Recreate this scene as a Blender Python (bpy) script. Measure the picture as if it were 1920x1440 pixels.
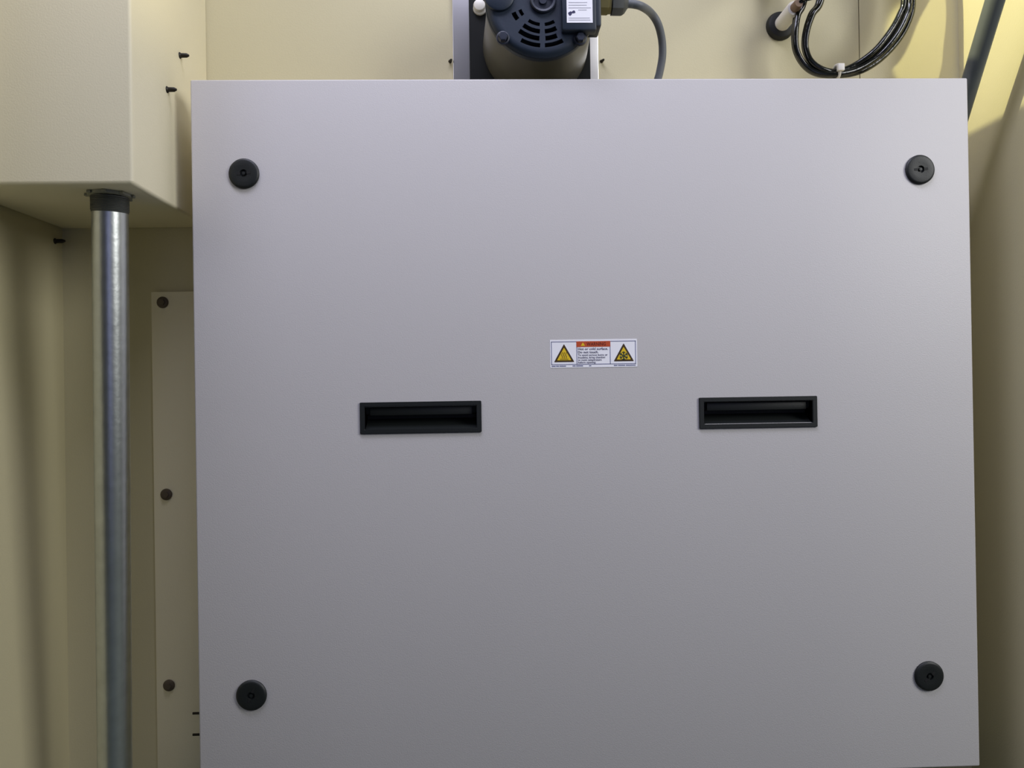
import bpy, bmesh, math, random
from mathutils import Vector, Matrix
random.seed(4)
S = bpy.context.scene
COL = S.collection
for o in list(bpy.data.objects): bpy.data.objects.remove(o)

# ------------------------------------------------------------------ camera
F = 1450.0                                     # focal length in pixels of the 1920 wide frame
CAM = Vector((-0.0996, -0.74, 0.0404))
RIGHT = Vector((0.9993351, -0.03295705, -0.01559448))
DOWN = Vector((-0.01544823, 0.00468769, -0.99986968))
FWD = Vector((0.03302586, 0.99944578, 0.00417544))
cd = bpy.data.cameras.new('camera'); cam = bpy.data.objects.new('camera', cd); COL.objects.link(cam)
m = Matrix.Identity(4)
for i in range(3):
    m[i][0] = RIGHT[i]; m[i][1] = -DOWN[i]; m[i][2] = -FWD[i]; m[i][3] = CAM[i]
cam.matrix_world = m
cd.sensor_width = 36.0; cd.lens = F / 1920 * 36.0; cd.clip_start = 0.01
S.camera = cam

def ray(u, v): return RIGHT * ((u - 960) / F) + DOWN * ((v - 720) / F) + FWD
def P(u, v, Y):                                # point of the place on the plane y = Y
    d = ray(u, v); return CAM + d * ((Y - CAM.y) / d.y)
def PX(u, v, X):
    d = ray(u, v); return CAM + d * ((X - CAM.x) / d.x)
def PZ(u, v, Z):
    d = ray(u, v); return CAM + d * ((Z - CAM.z) / d.z)

# ------------------------------------------------------------------ world, lights, exposure
S.view_settings.view_transform = 'Standard'; S.view_settings.look = 'None'
S.view_settings.exposure = 0.0; S.view_settings.gamma = 1.0; S.view_settings.use_curve_mapping = False
w = bpy.data.worlds.new('world'); S.world = w; w.use_nodes = True
w.node_tree.nodes['Background'].inputs[0].default_value = (0.85, 1.0, 0.85, 1)
w.node_tree.nodes['Background'].inputs[1].default_value = 0.01

def light(name, kind, loc, aim, energy, color, **kw):
    l = bpy.data.lights.new(name, kind); l.energy = energy; l.color = color
    for k, v in kw.items(): setattr(l, k, v)
    o = bpy.data.objects.new(name, l); COL.objects.link(o); o.location = loc
    o.rotation_euler = (Vector(aim) - Vector(loc)).to_track_quat('-Z', 'Y').to_euler()
    return o
light('room_ceiling_light', 'AREA', (-0.22, -0.46, 1.28), (-0.05, -0.05, 0.1), 14.5, (0.78, 0.785, 1.0), shape='RECTANGLE', size=1.1, size_y=0.3)
light('room_side_light', 'AREA', (1.5, -1.15, 0.85), (-0.1, 0.0, 0.0), 24.0, (1.0, 1.0, 0.99), shape='RECTANGLE', size=0.75, size_y=1.0)
light('fill_light_left', 'AREA', (-1.2, -1.0, 0.9), (0.0, 0.0, 0.1), 2.2, (0.85, 0.85, 1.0), shape='RECTANGLE', size=0.5, size_y=0.6)  # added fill, no known source, lifts the upper left box and panel
light('pipe_stripe_light', 'AREA', (0.2, -1.9, 0.3), (0.0, 0.0, 0.0), 1.9, (0.50, 0.54, 1.0), shape='RECTANGLE', size=0.75, size_y=1.5)  # added bluish light out of view, gives the pipe its lavender stripe
XR = 0.43                                      # right wall of the cabinet
LAMP = Vector((0.10, -0.065, 0.60))
light('cabinet_lamp', 'SPOT', LAMP, (XR, 0.038, 0.40), 8.6, (0.96, 0.91, 0.50), spot_size=math.radians(29), spot_blend=0.12, shadow_soft_size=0.002)
light('added_warm_spot_left', 'SPOT', (0.05, -0.13, 0.60), (-0.393, -0.095, 0.48), 3.6, (1.0, 0.88, 0.50), spot_size=math.radians(36), spot_blend=0.9, shadow_soft_size=0.03)  # added second spot for the yellow light on the left box's side

# ------------------------------------------------------------------ materials
def mat(name, rgb, rough=0.5, metal=0.0, bump=0.0, bscale=400.0, var=0.0, vscale=6.0, spec=0.5, stretch=None):
    M = bpy.data.materials.new(name); M.use_nodes = True
    nt = M.node_tree; b = nt.nodes['Principled BSDF']
    c = tuple(((x / 255) / 12.92 if x / 255 <= 0.04045 else ((x / 255 + 0.055) / 1.055) ** 2.4) for x in rgb)
    b.inputs['Base Color'].default_value = (*c, 1)
    b.inputs['Roughness'].default_value = rough; b.inputs['Metallic'].default_value = metal
    b.inputs['Specular IOR Level'].default_value = spec
    tc = nt.nodes.new('ShaderNodeTexCoord'); vec = tc.outputs['Object']
    if stretch:
        mp = nt.nodes.new('ShaderNodeMapping'); mp.inputs['Scale'].default_value = stretch
        nt.links.new(vec, mp.inputs['Vector']); vec = mp.outputs['Vector']
    if var:
        n = nt.nodes.new('ShaderNodeTexNoise'); n.inputs['Scale'].default_value = vscale; n.inputs['Detail'].default_value = 5
        nt.links.new(vec, n.inputs['Vector'])
        mx = nt.nodes.new('ShaderNodeMix'); mx.data_type = 'RGBA'
        mx.inputs['A'].default_value = (*[x * (1 - var) for x in c], 1); mx.inputs['B'].default_value = (*[min(1, x * (1 + var)) for x in c], 1)
        nt.links.new(n.outputs['Fac'], mx.inputs['Factor']); nt.links.new(mx.outputs['Result'], b.inputs['Base Color'])
    if bump:
        n = nt.nodes.new('ShaderNodeTexNoise'); n.inputs['Scale'].default_value = bscale; n.inputs['Detail'].default_value = 3
        nt.links.new(vec, n.inputs['Vector'])
        bp = nt.nodes.new('ShaderNodeBump'); bp.inputs['Strength'].default_value = bump; bp.inputs['Distance'].default_value = 0.001
        nt.links.new(n.outputs['Fac'], bp.inputs['Height']); nt.links.new(bp.outputs['Normal'], b.inputs['Normal'])
    return M
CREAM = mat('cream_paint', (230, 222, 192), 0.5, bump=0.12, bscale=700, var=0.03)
WALLM = mat('cream_paint_shaded', (198, 190, 154), 0.55, bump=0.12, bscale=600, var=0.03)  # the box's cream, darkened to put shade into the gaps beside the panel
PANEL = mat('pale_grey_powder_coat', (198, 195, 194), 0.5, bump=0.15, bscale=900, var=0.015)
BLACK = mat('black_plastic', (19, 23, 22), 0.5, bump=0.1, bscale=900)
POCKET = mat('black_pocket_plastic', (17, 22, 21), 0.55, bump=0.1, bscale=900)
SLOT = mat('black_slot', (8, 9, 9), 0.7)
RUBBER = mat('black_rubber', (18, 19, 18), 0.6)
EDGEDARK = mat('dark_brown_strip', (52, 42, 38), 0.7)
LOCKN = mat('dull_zinc_locknut', (150, 150, 136), 0.55, 0.5)
FLOORR = mat('room_floor_concrete', (84, 94, 86), 0.6, var=0.06, vscale=3)
FLOORM = mat('dark_floor_coating', (72, 80, 68), 0.7)
CABLEBLK = mat('glossy_black_cable', (20, 22, 19), 0.16, bump=0.35, bscale=160)
GALV = mat('galvanised_steel', (200, 204, 202), 0.36, 1.0, bump=0.22, bscale=110, var=0.18, vscale=70)
BRACKET = mat('bright_bracket_steel', (232, 230, 232), 0.30, 1.0, var=0.05, vscale=20)
COUP = mat('dark_steel_coupling', (84, 86, 82), 0.5, 0.6)
ROD = mat('dark_grey_rod_coating', (92, 97, 96), 0.42, 0.15, var=0.08, vscale=60)
NAVY = mat('navy_blue_enamel', (30, 42, 58), 0.48, bump=0.1, bscale=300)
NAVY2 = mat('navy_blue_enamel_hub', (30, 37, 54), 0.45)
HOUSE = mat('grey_motor_housing', (84, 82, 74), 0.45, 0.2, var=0.06, vscale=30)  # grey darkened to carry the shadow on the housing
PLATEBLK = mat('black_mounting_plate', (11, 14, 13), 0.7, spec=0.25)
WHITE = mat('white_label', (250, 250, 255), 0.4)
WHITEP = mat('white_plastic', (226, 222, 212), 0.4)
INK = mat('blue_black_ink', (52, 50, 88), 0.6)
GREYINK = mat('faint_grey_ink', (176, 176, 188), 0.6)
BORDER = mat('slate_border_ink', (112, 116, 150), 0.6)
ORANGE = mat('orange_print', (194, 80, 38), 0.5)
DARKRED = mat('dark_red_ink', (92, 26, 14), 0.5)
YELLOW = mat('yellow_print', (232, 196, 30), 0.5)
BROWN = mat('brown_black_print', (66, 48, 10), 0.5)
OLIVE = mat('olive_symbol_print', (150, 126, 22), 0.5)
GREEN = mat('dark_green_symbol_print', (46, 62, 30), 0.5)
GREYC = mat('grey_cable_jacket', (104, 108, 112), 0.5)
GLANDM = mat('dark_grey_gland', (84, 86, 84), 0.5)
BRASS = mat('brass_thread', (140, 130, 84), 0.45, 0.5)
COPPER = mat('brown_hose_tip', (122, 98, 78), 0.5)
BOLT = mat('dark_bolt', (92, 82, 68), 0.6, 0.4)
SCREW = mat('dark_screw', (38, 34, 26), 0.5, 0.4)

# ------------------------------------------------------------------ mesh helpers
def finish(bm, smooth=True, ang=35):
    bmesh.ops.recalc_face_normals(bm, faces=bm.faces)
    if smooth:
        for f in bm.faces: f.smooth = True
        for e in bm.edges:
            if len(e.link_faces) == 2 and e.calc_face_angle(0) > math.radians(ang): e.smooth = False
def loc_of(p):
    v = Vector((0, 0, 0))
    while p is not None: v += p.location; p = p.parent
    return v
def obj(name, bm, M, parent=None, at=None, smooth=True, label=None, kind=None):
    finish(bm, smooth)
    base = loc_of(parent)
    if at is None:
        lo = Vector([min(v.co[i] for v in bm.verts) for i in range(3)]); hi = Vector([max(v.co[i] for v in bm.verts) for i in range(3)])
        at = Vector(((lo.x + hi.x) / 2, (lo.y + hi.y) / 2, lo.z))
    at = Vector(at)
    bmesh.ops.translate(bm, verts=bm.verts, vec=-at)
    me = bpy.data.meshes.new(name); bm.to_mesh(me); bm.free()
    me.materials.append(M)
    o = bpy.data.objects.new(name, me); COL.objects.link(o)
    o.location = at - base
    if parent: o.parent = parent
    if label: o['label'] = label
    if kind: o['kind'] = kind
    return o
def thing(name, label, cat, at, group=None):
    o = bpy.data.objects.new(name, None); COL.objects.link(o); o.location = at; o.empty_display_size = 0.02
    o['label'] = label; o['category'] = cat
    if group: o['group'] = group
    return o
def tag(o, label, cat, group=None):
    o['label'] = label; o['category'] = cat
    if group: o['group'] = group
    return o
def struct(o, label=None):
    o['kind'] = 'structure'
    if label: o['label'] = label
    return o
def box(a, b, bev=0.0, seg=2, bm=None):
    bm2 = bmesh.new()
    r = bmesh.ops.create_cube(bm2, size=1.0)
    for v in bm2.verts:
        v.co = Vector([(a[i] + b[i]) / 2 + v.co[i] * abs(b[i] - a[i]) for i in range(3)])
    if bev: bmesh.ops.bevel(bm2, geom=list(bm2.edges), offset=bev, segments=seg, profile=0.5, affect='EDGES')
    return join(bm, bm2)
def join(bm, bm2):
    if bm is None: return bm2
    me = bpy.data.meshes.new('tmp'); bm2.to_mesh(me); bm2.free(); bm.from_mesh(me); bpy.data.meshes.remove(me)
    return bm
def frame_axes(d):
    d = Vector(d).normalized()
    t = Vector((0, 0, 1)) if abs(d.z) < 0.9 else Vector((1, 0, 0))
    x = d.cross(t).normalized(); y = d.cross(x).normalized()
    return d, x, y
def lathe(c, d, prof, n=48, bm=None, rot=0.0):
    """prof: list of (distance along d, radius)"""
    bm2 = bmesh.new(); d, x, y = frame_axes(d); c = Vector(c)
    rings = []
    for h, r in prof:
        if r < 1e-7: rings.append([bm2.verts.new(c + d * h)])
        else: rings.append([bm2.verts.new(c + d * h + (x * math.cos(rot + 2 * math.pi * k / n) + y * math.sin(rot + 2 * math.pi * k / n)) * r) for k in range(n)])
    for a, b in zip(rings, rings[1:]):
        for k in range(n):
            k2 = (k + 1) % n
            if len(a) == 1 and len(b) == 1: continue
            if len(a) == 1: bm2.faces.new((a[0], b[k], b[k2]))
            elif len(b) == 1: bm2.faces.new((a[k], b[0], a[k2]))
            else: bm2.faces.new((a[k], b[k], b[k2], a[k2]))
    return join(bm, bm2)
def smooth_path(pts, n=8, closed=False):
    pts = [Vector(p) for p in pts]; out = []; N = len(pts)
    rng = range(N) if closed else range(N - 1)
    for i in rng:
        g = (lambda k: pts[k % N]) if closed else (lambda k: pts[max(0, min(N - 1, k))])
        p0, p1, p2, p3 = g(i - 1), g(i), g(i + 1), g(i + 2)
        for s in range(n):
            t = s / n
            out.append(0.5 * ((2 * p1) + (p2 - p0) * t + (2 * p0 - 5 * p1 + 4 * p2 - p3) * t * t + (3 * p1 - p0 - 3 * p2 + p3) * t ** 3))
    if not closed: out.append(pts[-1])
    return out
def tube(pts, r, n=12, closed=False, bm=None):
    bm2 = bmesh.new(); N = len(pts); rings = []
    prev = None
    for i, p in enumerate(pts):
        a = pts[(i - 1) % N] if (closed or i > 0) else p
        b = pts[(i + 1) % N] if (closed or i < N - 1) else p
        d = (b - a).normalized()
        if prev is None: _, x, y = frame_axes(d)
        else:
            x = (prev - d * prev.dot(d)).normalized(); y = d.cross(x)
        prev = x
        rr = r(i / (N - 1)) if callable(r) else r
        rings.append([bm2.verts.new(p + (x * math.cos(2 * math.pi * k / n) + y * math.sin(2 * math.pi * k / n)) * rr) for k in range(n)])
    for i in range(N if closed else N - 1):
        a, b = rings[i], rings[(i + 1) % N]
        off = 0
        if closed and i == N - 1: off = min(range(n), key=lambda s: (a[0].co - b[s].co).length)
        for k in range(n):
            bm2.faces.new((a[k], a[(k + 1) % n], b[(k + 1 + off) % n], b[(k + off) % n]))
    if not closed:
        bm2.faces.new(rings[0]); bm2.faces.new(rings[-1])
    return join(bm, bm2)
def prism(pts, d, bm=None):
    """polygon pts (3D, planar) extruded by vector d"""
    bm2 = bmesh.new(); d = Vector(d)
    a = [bm2.verts.new(Vector(p)) for p in pts]; b = [bm2.verts.new(Vector(p) + d) for p in pts]
    bm2.faces.new(a); bm2.faces.new(b)
    for k in range(len(a)):
        k2 = (k + 1) % len(a); bm2.faces.new((a[k], a[k2], b[k2], b[k]))
    return join(bm, bm2)
def text_bm(body, size, cx, z, Y, t=0.00005, align='LEFT', width=None):
    cu = bpy.data.curves.new('txt', 'FONT'); cu.body = body; cu.size = size; cu.align_x = align; cu.resolution_u = 2
    cu.offset = size * 0.012
    o = bpy.data.objects.new('txt', cu); COL.objects.link(o)
    bpy.context.view_layer.update()
    me = bpy.data.meshes.new_from_object(o)
    bpy.data.objects.remove(o); bpy.data.curves.remove(cu)
    bm = bmesh.new(); bm.from_mesh(me); bpy.data.meshes.remove(me)
    xs = [v.co.x for v in bm.verts]; x0 = min(xs); wd = max(xs) - x0
    sc = (width / wd) if width else 1.0
    for v in bm.verts:
        xx = (v.co.x - x0) * sc; v.co = Vector((cx + xx, Y, z + v.co.y))
    return bm

# ------------------------------------------------------------------ the setting: inside of a steel cabinet
YB = 0.10                                      # back wall
ZF, ZC, YFR = -0.46, 1.20, -0.20
XBOX = P(247, 172, -0.08).x                    # right side of the upper left box
ZBOX = P(150, 345, -0.08).z                    # its underside
XL = PZ(0, 386, ZBOX).x                        # left wall of the cabinet
SEAM = P(1611, 70, YB).x
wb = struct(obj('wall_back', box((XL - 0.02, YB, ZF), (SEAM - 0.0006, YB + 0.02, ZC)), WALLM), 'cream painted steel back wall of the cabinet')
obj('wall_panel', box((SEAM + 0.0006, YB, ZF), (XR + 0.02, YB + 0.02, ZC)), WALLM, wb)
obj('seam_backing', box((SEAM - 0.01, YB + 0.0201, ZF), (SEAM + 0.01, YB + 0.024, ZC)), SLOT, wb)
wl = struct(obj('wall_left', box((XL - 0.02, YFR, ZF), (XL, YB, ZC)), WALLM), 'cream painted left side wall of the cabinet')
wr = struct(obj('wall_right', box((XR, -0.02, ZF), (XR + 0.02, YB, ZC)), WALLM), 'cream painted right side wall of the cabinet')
struct(obj('floor', box((XL - 0.02, YFR, ZF - 0.02), (XR + 0.02, YB + 0.02, ZF)), FLOORM), 'steel floor of the cabinet')
struct(obj('floor', box((-2.0, -3.0, -0.82), (2.5, YFR - 0.01, -0.80)), FLOORR), 'grey green floor of the room in front of the cabinet')
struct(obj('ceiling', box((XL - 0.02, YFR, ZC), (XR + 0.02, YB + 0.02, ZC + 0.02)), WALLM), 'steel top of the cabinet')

EDGE = PX(1868, 224, XR)                       # where the lamp's light is cut off on the right wall
tt = (0.22 - LAMP.x) / (EDGE.x - LAMP.x); ZS = LAMP.z + (EDGE.z - LAMP.z) * tt
obj('lamp_cutoff_bar', box((0.200, -0.10, ZS - 0.006), (0.220, YB, ZS)), WALLM, wb)  # bar added out of view to cut the lamp's lower edge
def screw_tip(base, d, length, r, parent):
    bm = lathe(base, d, [(-0.001, r * 1.5), (0.0004, r * 1.5), (0.0016, r * 1.05), (length * 0.75, r), (length, r * 0.45), (length, 0)], 10)
    return obj('screw', bm, SCREW, parent)
screw_tip(PX(103, 452, XL), (1, 0, 0), 0.0105, 0.0021, wl)
for u, v in ((844, 115), (1128, 115)):
    screw_tip(P(u, v, YB), (0.25, -1, -0.1), 0.007, 0.0013, wb)

# ------------------------------------------------------------------ equipment box behind the access panel, with bolted flange
XFL = P(283, 550, 0.094).x; ZFL = P(290, 547, 0.094).z
eb = thing('equipment_box', 'cream steel box behind the large panel, bolted flange showing at its left', 'equipment box', (0, 0.06, -0.33))
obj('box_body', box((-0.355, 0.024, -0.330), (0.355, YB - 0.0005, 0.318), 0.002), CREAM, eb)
fl = obj('mounting_flange', box((XFL, 0.094, -0.415), (-0.3552, YB - 0.0003, ZFL), 0.0008), CREAM, eb)
for u, v in ((305, 567), (312, 927), (317, 1285)):
    p = P(u, v, 0.094)
    bm = lathe(p, (0, -1, 0), [(0, 0.0062), (0.0006, 0.0062), (0.0018, 0.0056), (0.0026, 0.0035), (0.0028, 0)], 20)
    lathe(p + Vector((0, -0.0024, 0)), (0, -1, 0), [(0, 0.0036), (0.0016, 0.0034), (0.0017, 0)], 6, bm)
    obj('bolt', bm, BOLT, eb)
for v in (1338, 1378):
    p = P(366, v, 0.075)
    obj('hinge_clip', box(p + Vector((-0.003, 0, -0.0012)), (-0.3552, 0.0765, p.z + 0.0012), 0.0004), SCREW, eb)

# ------------------------------------------------------------------ access panel
PW, PH, PD = 0.3755, 0.3362, 0.022
ap = thing('access_panel', 'large pale grey steel panel with four black latches, two recessed pulls and a warning sticker', 'access panel', (0, 0.011, -PH))
handles = [(-0.1625, 0.01305), (0.1625, 0.01245)]
HW, HH = 0.0577, 0.0150                        # half size of a pull handle
IW, IH = 0.0530, 0.0108                        # half size of its opening
def lattice_plate(xs, zs, skip, y0, y1):
    bm = bmesh.new(); g = {}
    for i, x in enumerate(xs):
        for j, z in enumerate(zs): g[i, j] = bm.verts.new((x, y0, z))
    fs = []
    for i in range(len(xs) - 1):
        for j in range(len(zs) - 1):
            if (i, j) in skip: continue
            fs.append(bm.faces.new((g[i, j], g[i + 1, j], g[i + 1, j + 1], g[i, j + 1])))
    bm.verts.ensure_lookup_table()
    r = bmesh.ops.extrude_face_region(bm, geom=fs)
    bmesh.ops.translate(bm, verts=[v for v in r['geom'] if isinstance(v, bmesh.types.BMVert)], vec=(0, y1 - y0, 0))
    bmesh.ops.delete(bm, geom=[v for v in bm.verts if not v.link_faces], context='VERTS')
    bmesh.ops.recalc_face_normals(bm, faces=bm.faces)
    return bm
xs = [-PW, handles[0][0] - IW, handles[0][0] + IW, handles[1][0] - IW, handles[1][0] + IW, PW]
zc = 0.01275
bm = lattice_plate(xs, [-PH, zc - IH, zc + IH, PH], {(1, 1), (3, 1)}, 0.0, PD)
out = [e for e in bm.edges if all(abs(abs(v.co.x) - PW) < 1e-6 or abs(abs(v.co.z) - PH) < 1e-6 for v in e.verts) and e.calc_face_angle(0) > 0.5]
bmesh.ops.bevel(bm, geom=out, offset=0.0016, segments=3, profile=0.5, affect='EDGES')
obj('panel_sheet', bm, PANEL, ap)
obj('edge_strip', box((-PW + 0.013, 0.004, PH), (PW - 0.012, 0.012, PH + 0.0011)), EDGEDARK, ap)  # thin dark brown strips along the panel's top and left edges
obj('edge_strip', box((-PW - 0.0009, 0.004, -PH + 0.02), (-PW, 0.012, PH - 0.018)), EDGEDARK, ap)

def pull_handle(cx, cz):
    fr = lattice_plate([cx - HW, cx - IW, cx + IW, cx + HW], [cz - HH, cz - IH, cz + IH, cz + HH], {(1, 1)}, -0.0018, 0.0)
    bmesh.ops.bevel(fr, geom=[e for e in fr.edges if e.calc_face_angle(0) > 0.5], offset=0.0005, segments=2, affect='EDGES')
    h = obj('pull_handle', fr, BLACK, ap)
    # scooped pocket: steep upper wall with a grip lip, long sloping lower wall
    bm = bmesh.new()
    prof = [(cz + IH, -0.0008), (cz + IH - 0.0005, 0.006), (cz + 0.0035, 0.0075), (cz + 0.0018, 0.0165), (cz - 0.0015, 0.0168), (cz - 0.006, 0.011), (cz - IH, 0.0015), (cz - IH, -0.0008)]
    a = [bm.verts.new((cx - IW, y, z)) for z, y in prof]; b = [bm.verts.new((cx + IW, y, z)) for z, y in prof]
    for k in range(len(prof) - 1): bm.faces.new((a[k], a[k + 1], b[k + 1], b[k]))
    bm.faces.new(a); bm.faces.new(b)
    obj('finger_recess', bm, POCKET, h)
    lip = box((cx - IW + 0.004, 0.0035, cz + 0.0022), (cx + IW - 0.004, 0.0062, cz + IH - 0.0006), 0.0006)
    obj('grip_lip', lip, BLACK, h)
for c in handles: pull_handle(*c)

def latch(p, ang, r=0.0143):
    p = Vector(p)
    prof = [(0, r), (0.0014, r), (0.0024, r * 0.94), (0.0028, r * 0.84), (0.0027, r * 0.5), (0.0026, 0.0036), (0.0008, 0.0034), (0.0007, 0.0017), (0.0024, 0.0015), (0.0025, 0)]
    l = obj('latch', lathe(p, (0, -1, 0), prof, 48), BLACK, ap)
    bm = None
    for s in (0, math.pi):
        c, sn = math.cos(ang + s), math.sin(ang + s)
        q = [(0.0030, -0.0013), (0.0066, -0.0011), (0.0068, 0.0011), (0.0030, 0.0013)]
        bm = prism([p + Vector((a * c - b * sn, -0.0029, a * sn + b * c)) for a, b in q], (0, 0.0007, 0), bm)
    obj('key_slot', bm, SLOT, l)
for (u, v), a in zip(((458, 326), (1724, 318.5), (472, 1303), (1741, 1267)), (0.1, 0.05, 1.2, 0.7)):
    latch(P(u, v, 0.0), a)

# warning sticker
A = P(1031, 637, 0.0); B = P(1195, 688, 0.0)
SX0, SX1, SZ1, SZ0 = A.x, B.x, A.z - 0.0003, B.z + 0.0003
SW = SX1 - SX0; SHh = SZ1 - SZ0
sk = obj('warning_label', box((SX0, -0.00025, SZ0), (SX1, 0.0, SZ1)), WHITE, ap, label='white sticker with two yellow warning triangles and an orange heading')
Y1, Y2, Y3 = -0.00033, -0.00041, -0.00049
def lx(t): return SX0 + SW * t
def lz(t): return SZ1 - SHh * t
def rect(x0, z0, x1, z1, y, bm=None): return box((lx(x0), y, lz(z1)), (lx(x1), y + 0.00008, lz(z0)), 0, bm=bm)
bx0, bx1, bz0, bz1 = 0.012, 0.985, 0.06, 0.900
tw, th = 0.008, 0.026
bm = rect(bx0, bz0, bx1, bz0 + th, Y1)
for a in ((bx0, bz1 - th, bx1, bz1), (bx0, bz0, bx0 + tw, bz1), (bx1 - tw, bz0, bx1, bz1), (0.302, bz0, 0.302 + tw, bz1), (0.685, bz0, 0.685 + tw, bz1)): rect(*a, Y1, bm)
obj('printed_border', bm, BORDER, sk, smooth=False)
obj('heading_band', rect(0.302, 0.06, 0.692, 0.265, Y2), ORANGE, sk)
def tri_outline(cx, zt, zb, hw, k, y, t=0.00008):
    c = Vector((lx(cx), y, lz(zt) * 1 / 3 + lz(zb) * 2 / 3))
    pts = [Vector((lx(cx), y, lz(zt))), Vector((lx(cx) + hw, y, lz(zb))), Vector((lx(cx) - hw, y, lz(zb)))]
    pts = [c + (p - c) * k for p in pts]; o = []
    for i in range(3):                          # rounded corners
        p, q, r = pts[i], pts[i - 1], pts[(i + 1) % 3]
        for f in (0.10, 0.03): o.append(p + (q - p) * f)
        for f in (0.03, 0.10): o.append(p + (r - p) * f)
    return prism(o, (0, t, 0))
for n, cx in enumerate((0.160, 0.845)):
    zt, zb, hw = 0.15, 0.80, SW * 0.117
    obj('warning_triangle', tri_outline(cx, zt, zb, hw, 1.0, Y1), BROWN, sk)
    obj('triangle_field', tri_outline(cx, zt, zb, hw, 0.70, Y2), YELLOW, sk)
    X, Z = lx(cx), lz(0.60)
    if n == 0:                                  # hot surface: three wavy lines over a bar
        bm = None
        for k in (-1, 0, 1):
            pts = [Vector((X + k * 0.0019 + 0.0005 * math.sin(s * 1.3), Y3 + 0.0001, Z - 0.0015 + 0.00095 * s)) for s in range(7)]
            bm = tube(pts, 0.00042, 6, bm=bm)
        bm = box((X - 0.0040, Y3, Z - 0.0030), (X + 0.0040, Y3 + 0.00008, Z - 0.0022), bm=bm)
        obj('hot_surface_symbol', bm, OLIVE, sk)
    else:                                       # cold: snowflake
        bm = None
        for k in range(6):
            a = k * math.pi / 3 + math.pi / 6; d = Vector((math.cos(a), 0, math.sin(a))); c = Vector((X, Y3 + 0.0001, Z))
            bm = tube([c, c + d * 0.0042], 0.0005, 6, bm=bm)
            for s in (-1, 1):
                e = Vector((math.cos(a + s * 0.8), 0, math.sin(a + s * 0.8)))
                bm = tube([c + d * 0.0024, c + d * 0.0024 + e * 0.0018], 0.00042, 6, bm=bm)
        obj('snowflake_symbol', bm, GREEN, sk)
# heading and text
bm = text_bm('WARNING', SHh * 0.17, lx(0.42), lz(0.222), Y3, width=SW * 0.22)
obj('heading_lettering', bm, DARKRED, sk, smooth=False)
p0 = [(lx(0.352), Y3, lz(0.225)), (lx(0.402), Y3, lz(0.225)), (lx(0.377), Y3, lz(0.10))]
obj('heading_triangle', prism(p0, (0, 0.00006, 0)), YELLOW, sk)
lines = [('Hot or cold surface.', 0.12, 0.375, 0.345), ('Do not touch.', 0.12, 0.49, 0.235), ('To avoid serious burns or', 0.095, 0.585, 0.340),
         ('frostbite, bring chamber', 0.095, 0.675, 0.315), ('to room temperature', 0.095, 0.762, 0.270), ('before opening.', 0.095, 0.848, 0.205)]
bm = None
for s, sz, z, wd in lines: bm = join(bm, text_bm(s, SHh * sz, lx(0.320), lz(z), Y3, width=SW * wd)) if bm else text_bm(s, SHh * sz, lx(0.320), lz(z), Y3, width=SW * wd)
obj('warning_lettering', bm, INK, sk, smooth=False)
bm = None
for x0, x1 in ((0.015, 0.06), (0.065, 0.10), (0.105, 0.18), (0.255, 0.29), (0.297, 0.375), (0.445, 0.47), (0.73, 0.77), (0.777, 0.86), (0.867, 0.98)):
    bm = rect(x0, 0.925, x1, 0.962, Y1, bm)
obj('small_print', bm, BORDER, sk, smooth=False, kind='stuff')

# ------------------------------------------------------------------ upper left box and its conduit
YBX = -0.08
cb = thing('control_box', 'cream steel box fixed high in the left corner above the galvanised pipe', 'steel box', (XBOX - 0.1, 0.01, ZBOX))
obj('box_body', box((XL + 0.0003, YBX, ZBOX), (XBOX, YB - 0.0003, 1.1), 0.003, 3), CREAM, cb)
for u, v in ((337, 104), (313, 168)):
    screw_tip(PX(u, v, XBOX), (1, 0, 0), 0.0090, 0.0021, cb)
pt = PZ(206, 364, ZBOX); pb = P(215.5, 1440, pt.y + 0.045)
d = (pb - pt).normalized(); pb = pt + d * ((pt.z - ZF - 0.0005) / -d.z)
cp = thing('conduit_pipe', 'galvanised steel pipe running down from the underside of the upper left box', 'pipe', pb)
L = (pb - pt).length; R0 = 0.0149
obj('pipe', tube([pt + d * (0.016 + (L - 0.016) * k / 12) for k in range(13)], R0, 48), GALV, cp)
obj('threaded_coupling', lathe(pt, d, [(0.002, R0 * 0.98), (0.0025, R0 * 1.06)] + [(0.003 + 0.0007 * k, R0 * (1.03 if k % 2 else 1.06)) for k in range(18)] + [(0.0165, R0 * 1.01), (0.017, R0 * 0.9)], 48), COUP, cp, label='dark threaded coupling at the top of the pipe')
bm = lathe(pt + Vector((0, 0, -0.0002)), (0, 0, -1), [(0, R0 * 0.9), (0, R0 * 1.22), (0.0022, R0 * 1.20), (0.003, R0 * 1.05)], 40)
for k in range(8):
    a = k * math.pi / 4 + 0.2; c = pt + Vector((math.cos(a), math.sin(a), 0)) * R0 * 1.24
    box(c + Vector((-0.0018, -0.0018, -0.0026)), c + Vector((0.0018, 0.0018, -0.0003)), 0.0003, 1, bm)
obj('locknut', bm, LOCKN, cp)

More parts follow.
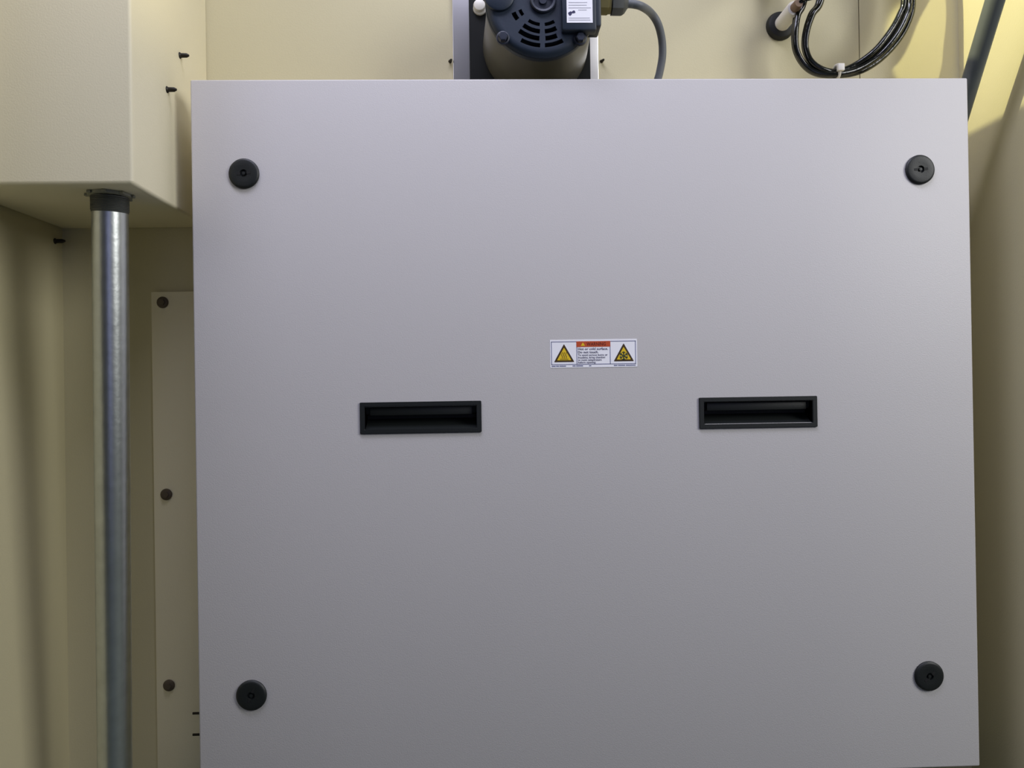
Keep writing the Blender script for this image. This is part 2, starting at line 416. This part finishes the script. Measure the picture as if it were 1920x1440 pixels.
# ------------------------------------------------------------------ motor with its mount
YM0, YM1 = -0.010, 0.0905
MC = P(1016, 1, YM0); K = (YM0 - CAM.y) / F   # metres per pixel at the motor face
RM = 106.5 * K
mm = thing('motor_mount', 'bright steel bracket with black backing plate behind the blue motor', 'bracket', (MC.x, YB, 0.28))
a = P(850, 145, 0.097); b = P(1122.5, 145, 0.097)
obj('bracket_plate', box((a.x, 0.0968, 0.28), (b.x, YB - 0.0003, 0.58), 0.0006), BRACKET, mm)
a = P(881, 145, 0.091); b = P(1107.5, 145, 0.091)
obj('backing_plate', box((a.x, 0.091, 0.285), (b.x, 0.0967, 0.56), 0.0008), PLATEBLK, mm)
p = P(899, 11, 0.088)
bm = lathe(p + Vector((0, 0.003, 0)), (0, -1, 0), [(0, 0.0066), (0.004, 0.0066), (0.0062, 0.0058), (0.0072, 0.003), (0.0074, 0)], 28)
obj('cap', bm, WHITEP, mm, label='round white cap on the black plate')
obj('cap_washer', lathe(p + Vector((0.0004, 0.003, -0.0016)), (0, -1, 0), [(0, 0.0074), (0.0022, 0.0072), (0.0024, 0)], 28), WHITEP, mm)

mo = thing('motor', 'round navy blue electric motor end facing out above the panel', 'motor', (MC.x, YM1, MC.z - RM))
obj('housing', lathe((MC.x, YM0, MC.z), (0, 1, 0), [(0.0095, 0), (0.0095, RM * 0.965), (0.050, RM * 1.0), (0.0990, RM * 1.05), (0.1000, RM * 1.04), (0.1000, 0)], 72), HOUSE, mo)
radii = [20, 30, 38, 42, 48.5, 54, 62.5, 67, 76, 80.5, 88.5, 94, 99, 103, 105.5, 106.5]
rows = [(42, 48.5), (54, 62.5), (67, 76), (80.5, 88.5)]
left = [34, 37.5, 37.5, 28.5]; right = [30, 27, 22.5, 27]
step = 1.5; NA = 240
def is_slot(r0, ang):                          # ang in degrees from straight down, + to the left
    for base in (0, 180):
        a = (ang - base + 180) % 360 - 180
        for k, (q0, q1) in enumerate(rows):
            if abs(q0 - r0) < 0.1:
                rib = 4.5 * 60 / (q0 + 4)
                if rib < a < left[k] or -right[k] < a < -rib: return True
                if k < 2 and 52 < a < 68: return True
    return False
bm = bmesh.new(); g = {}
def dome(r): return 0.0 if r < 94 else ((r - 94) / 12.5) ** 2 * 0.005
for i, r in enumerate(radii):
    for k in range(NA):
        t = math.radians(k * step)
        g[i, k] = bm.verts.new((MC.x - math.sin(t) * r * K, YM0 + dome(r), MC.z - math.cos(t) * r * K))
fs = []
for i in range(len(radii) - 1):
    for k in range(NA):
        if is_slot(radii[i], (k + 0.5) * step): continue
        fs.append(bm.faces.new((g[i, k], g[i + 1, k], g[i + 1, (k + 1) % NA], g[i, (k + 1) % NA])))
r_ = bmesh.ops.extrude_face_region(bm, geom=fs)
bmesh.ops.translate(bm, verts=[v for v in r_['geom'] if isinstance(v, bmesh.types.BMVert)], vec=(0, 0.006, 0))
bmesh.ops.delete(bm, geom=[v for v in bm.verts if not v.link_faces], context='VERTS')
bm = lathe((MC.x, YM0, MC.z), (0, 1, 0), [(0.0045, RM), (0.0105, RM * 1.0), (0.0115, RM * 0.965)], 120, bm)
eb_ = obj('end_bell', bm, NAVY, mo)
obj('inner_baffle', lathe((MC.x, YM0 + 0.0088, MC.z), (0, -1, 0), [(0, RM * 0.95), (0.001, 0)], 48), SLOT, mo)
obj('shaft_hub', lathe((MC.x + 0.001, YM0, MC.z), (0, -1, 0), [(-0.004, 25 * K), (0.0025, 25 * K), (0.0035, 23 * K), (0.0030, 19 * K), (-0.001, 17 * K), (-0.001, 8 * K), (0.001, 7 * K), (0.001, 0)], 40), NAVY2, mo)
for u, v in ((936, -6), (1098, -92), (943, 71), (1088, 72)):
    p = P(u, v, YM0)
    if v == -6:
        obj('bolt_boss', lathe(p, (0, -1, 0), [(-0.001, 29 * K), (0.003, 28 * K), (0.004, 24 * K), (0.0042, 0)], 32), NAVY, mo); continue
    bm = lathe(p, (0, -1, 0), [(-0.002, 13 * K), (0.0006, 12.5 * K), (0.001, 10 * K)], 24)
    lathe(p, (0, -1, 0), [(0, 9 * K), (0.004, 9 * K), (0.0046, 7.5 * K), (0.0047, 0)], 6, bm)
    obj('through_bolt', bm, NAVY2, mo)
a = P(1052, -70, YM0 - 0.007); b = P(1119, 57, YM0 - 0.007)
obj('terminal_cover', box((a.x, YM0 - 0.008, b.z), (b.x, YM0 + 0.004, a.z), 0.002), NAVY, mo)
obj('terminal_cover_side', box((b.x - 0.006, YM0 - 0.004, MC.z - 0.026), (P(1123, 0, YM0 + 0.01).x, YM0 + 0.022, MC.z + 0.045), 0.002), NAVY, mo)
yn = YM0 - 0.0083
a = P(1061.5, -45, yn); b = P(1111.5, 42.5, yn)
npl = obj('nameplate', box((a.x, yn, b.z), (b.x, YM0 - 0.008, a.z)), WHITE, mo, label='white rating label on the motor')
kn = (yn - CAM.y) / F
def blob(pts): return prism([P(u, v, yn - 0.0001) for u, v in pts], (0, 0.00008, 0))
bm = blob([(1065, 24), (1068, 22), (1070, 21), (1073, 23), (1072, 27), (1069, 30), (1066.5, 28)])
bm = join(bm, blob([(1072, 22), (1075, 19.5), (1078, 20), (1079, 24), (1076, 25), (1073, 25)]))
obj('label_mark', bm, INK, npl)
bm = None
for v in (4, 9, 14, 18, 33, 37):
    q = blob([(1066 if v < 17 or v > 30 else 1084, v), (1100 + (v * 7) % 9, v), (1100 + (v * 7) % 9, v + 1.3), (1066 if v < 17 or v > 30 else 1084, v + 1.3)])
    bm = join(bm, q) if bm else q
obj('label_print', bm, GREYINK, npl, smooth=False)
# cable gland on the right of the terminal cover
YG = YM0 + 0.014
ga = P(1121, 6, YG); gx = Vector((1, 0.0, -0.02)).normalized(); kg = (YG - CAM.y) / F
gl = obj('cable_gland', lathe(ga, gx, [(0, 0), (0, 20 * kg), (1 * kg, 22 * kg), (18 * kg, 22 * kg), (19 * kg, 20 * kg), (24 * kg, 20 * kg), (25 * kg, 0)], 8), BRASS, mo, label='brass coloured gland thread')
obj('gland_collar', lathe(ga, gx, [(19 * kg, 0), (19 * kg, 18 * kg), (26 * kg, 18 * kg), (26 * kg, 0)], 32), RUBBER, gl)
obj('gland_nut', lathe(ga, gx, [(26 * kg, 0), (26 * kg, 22.5 * kg), (45 * kg, 22.5 * kg), (50 * kg, 19 * kg), (55 * kg, 11 * kg), (57 * kg, 8.5 * kg), (57 * kg, 0)], 8), GLANDM, gl)
pts = [ga + gx * 50 * kg, P(1185, 7.5, YG), P(1203, 12, YG + 0.003), P(1221, 25, 0.028), P(1234, 46, 0.036), P(1241, 75, 0.044), P(1242, 105, 0.050), P(1237, 135, 0.055), P(1231, 160, 0.058)]
e = P(1222, 200, 0.06); pts.append(Vector((e.x, 0.06, 0.3185)))
tag(obj('power_cable', tube(smooth_path(pts, 8), 7.6 * 0.00052, 16), GREYC), 'grey cable arching from the motor gland down behind the panel', 'cable')

# ------------------------------------------------------------------ wall feed-through, black cable coil
ft = thing('hose_fitting', 'black round grommet with white tube sticking out of the back wall beside the coil', 'fitting', P(1461, 50, YB))
c = P(1462, 50, YB); kb = (YB - CAM.y) / F
obj('grommet', lathe(c, (0, -1, 0), [(0.0002, 27 * kb), (0.002, 27 * kb), (0.006, 24 * kb), (0.0075, 19 * kb), (0.0075, 0)], 40), RUBBER, ft)
obj('tube', lathe(c, (0, -1, 0), [(0.0075, 14 * kb), (0.040, 14 * kb), (0.042, 13 * kb), (0.0425, 9 * kb)], 32), WHITEP, ft, label='short white plastic tube')
obj('tip', lathe(c, (0, -1, 0), [(0.040, 9 * kb), (0.050, 8.5 * kb), (0.053, 7 * kb), (0.053, 0)], 20), COPPER, ft, label='brown hose tip')
YC = 0.062
Oo = [(1505, 0), (1493, 30), (1489, 65), (1492, 95), (1507, 122), (1531, 138), (1568, 141), (1610, 135), (1650, 112), (1685, 75), (1706, 35), (1712, 0), (1712, -80), (1690, -190), (1620, -280), (1550, -230), (1518, -100)]
Ii = [(1540, 0), (1524, 27), (1513, 60), (1511, 90), (1521, 115), (1544, 131), (1571, 134), (1603, 122), (1640, 95), (1670, 58), (1688, 25), (1695, 0), (1694, -80), (1672, -175), (1615, -262), (1566, -212), (1552, -92)]
cc = thing('cable_coil', 'coil of glossy black cable hanging on the back wall, tied at its bottom', 'cable coil', P(1568, 140, YC))
for n, (tl, tr, dy) in enumerate(((0.0, 0.02, 0.0), (0.10, 0.36, -0.0055), (0.88, 0.70, 0.0015), (1.0, 1.0, -0.005))):
    pts = []
    for k, (o_, i_) in enumerate(zip(Oo, Ii)):
        t = tl if (k < 6 or k > 14) else tr
        if k in (6, 14): t = (tl + tr) / 2
        pts.append(P(o_[0] + (i_[0] - o_[0]) * t, o_[1] + (i_[1] - o_[1]) * t, YC + dy + 0.0015 * math.sin(k * 1.7 + n)))
    obj('cable_loop', tube(smooth_path(pts, 8, True), 5.6 * 0.00055, 12, True), CABLEBLK, cc)
tip = c + Vector((0, -0.050, 0))
pts = [tip, tip + Vector((0.004, -0.004, 0.003)), P(1512, -2, 0.045), P(1545, -10, 0.05), P(1594, -30, 0.054), P(1624, -80, 0.056), P(1652, -140, 0.056), P(1655, -220, 0.056), P(1622, -272, YC - 0.006)]
obj('cable_lead', tube(smooth_path(pts, 8), 4.2 * 0.00055, 10), CABLEBLK, cc)
p = P(1568, 137, YC - 0.002)
bm = tube(smooth_path([p + Vector((0.0, math.cos(a) * 0.0085, math.sin(a) * 0.0075)) for a in [k * math.pi / 6 for k in range(12)]], 2, True), 0.0018, 8, True)
box(p + Vector((-0.0035, -0.0125, -0.002)), p + Vector((0.0035, -0.0078, 0.0055)), 0.0008, 2, bm)
obj('zip_tie', bm, WHITEP, cc, label='white cable tie around the coil')

# ------------------------------------------------------------------ leaning rod on the right wall
a = PX(1866, 0, 0.386); b = PX(1822, 145, 0.386)
d = (b - a).normalized()
top = a - d * 0.10; bot = b + d * 0.16
st = thing('support_rod', 'dark grey rod leaning beside the right wall, lower end behind the panel', 'rod', bot)
obj('rod', tube([top + (bot - top) * (k / 8) for k in range(9)], 0.0087, 28), ROD, st)
obj('foot', lathe(bot, d, [(-0.012, 0.0095), (0.0, 0.0095), (0.004, 0.008), (0.004, 0)], 24), BOLT, st)
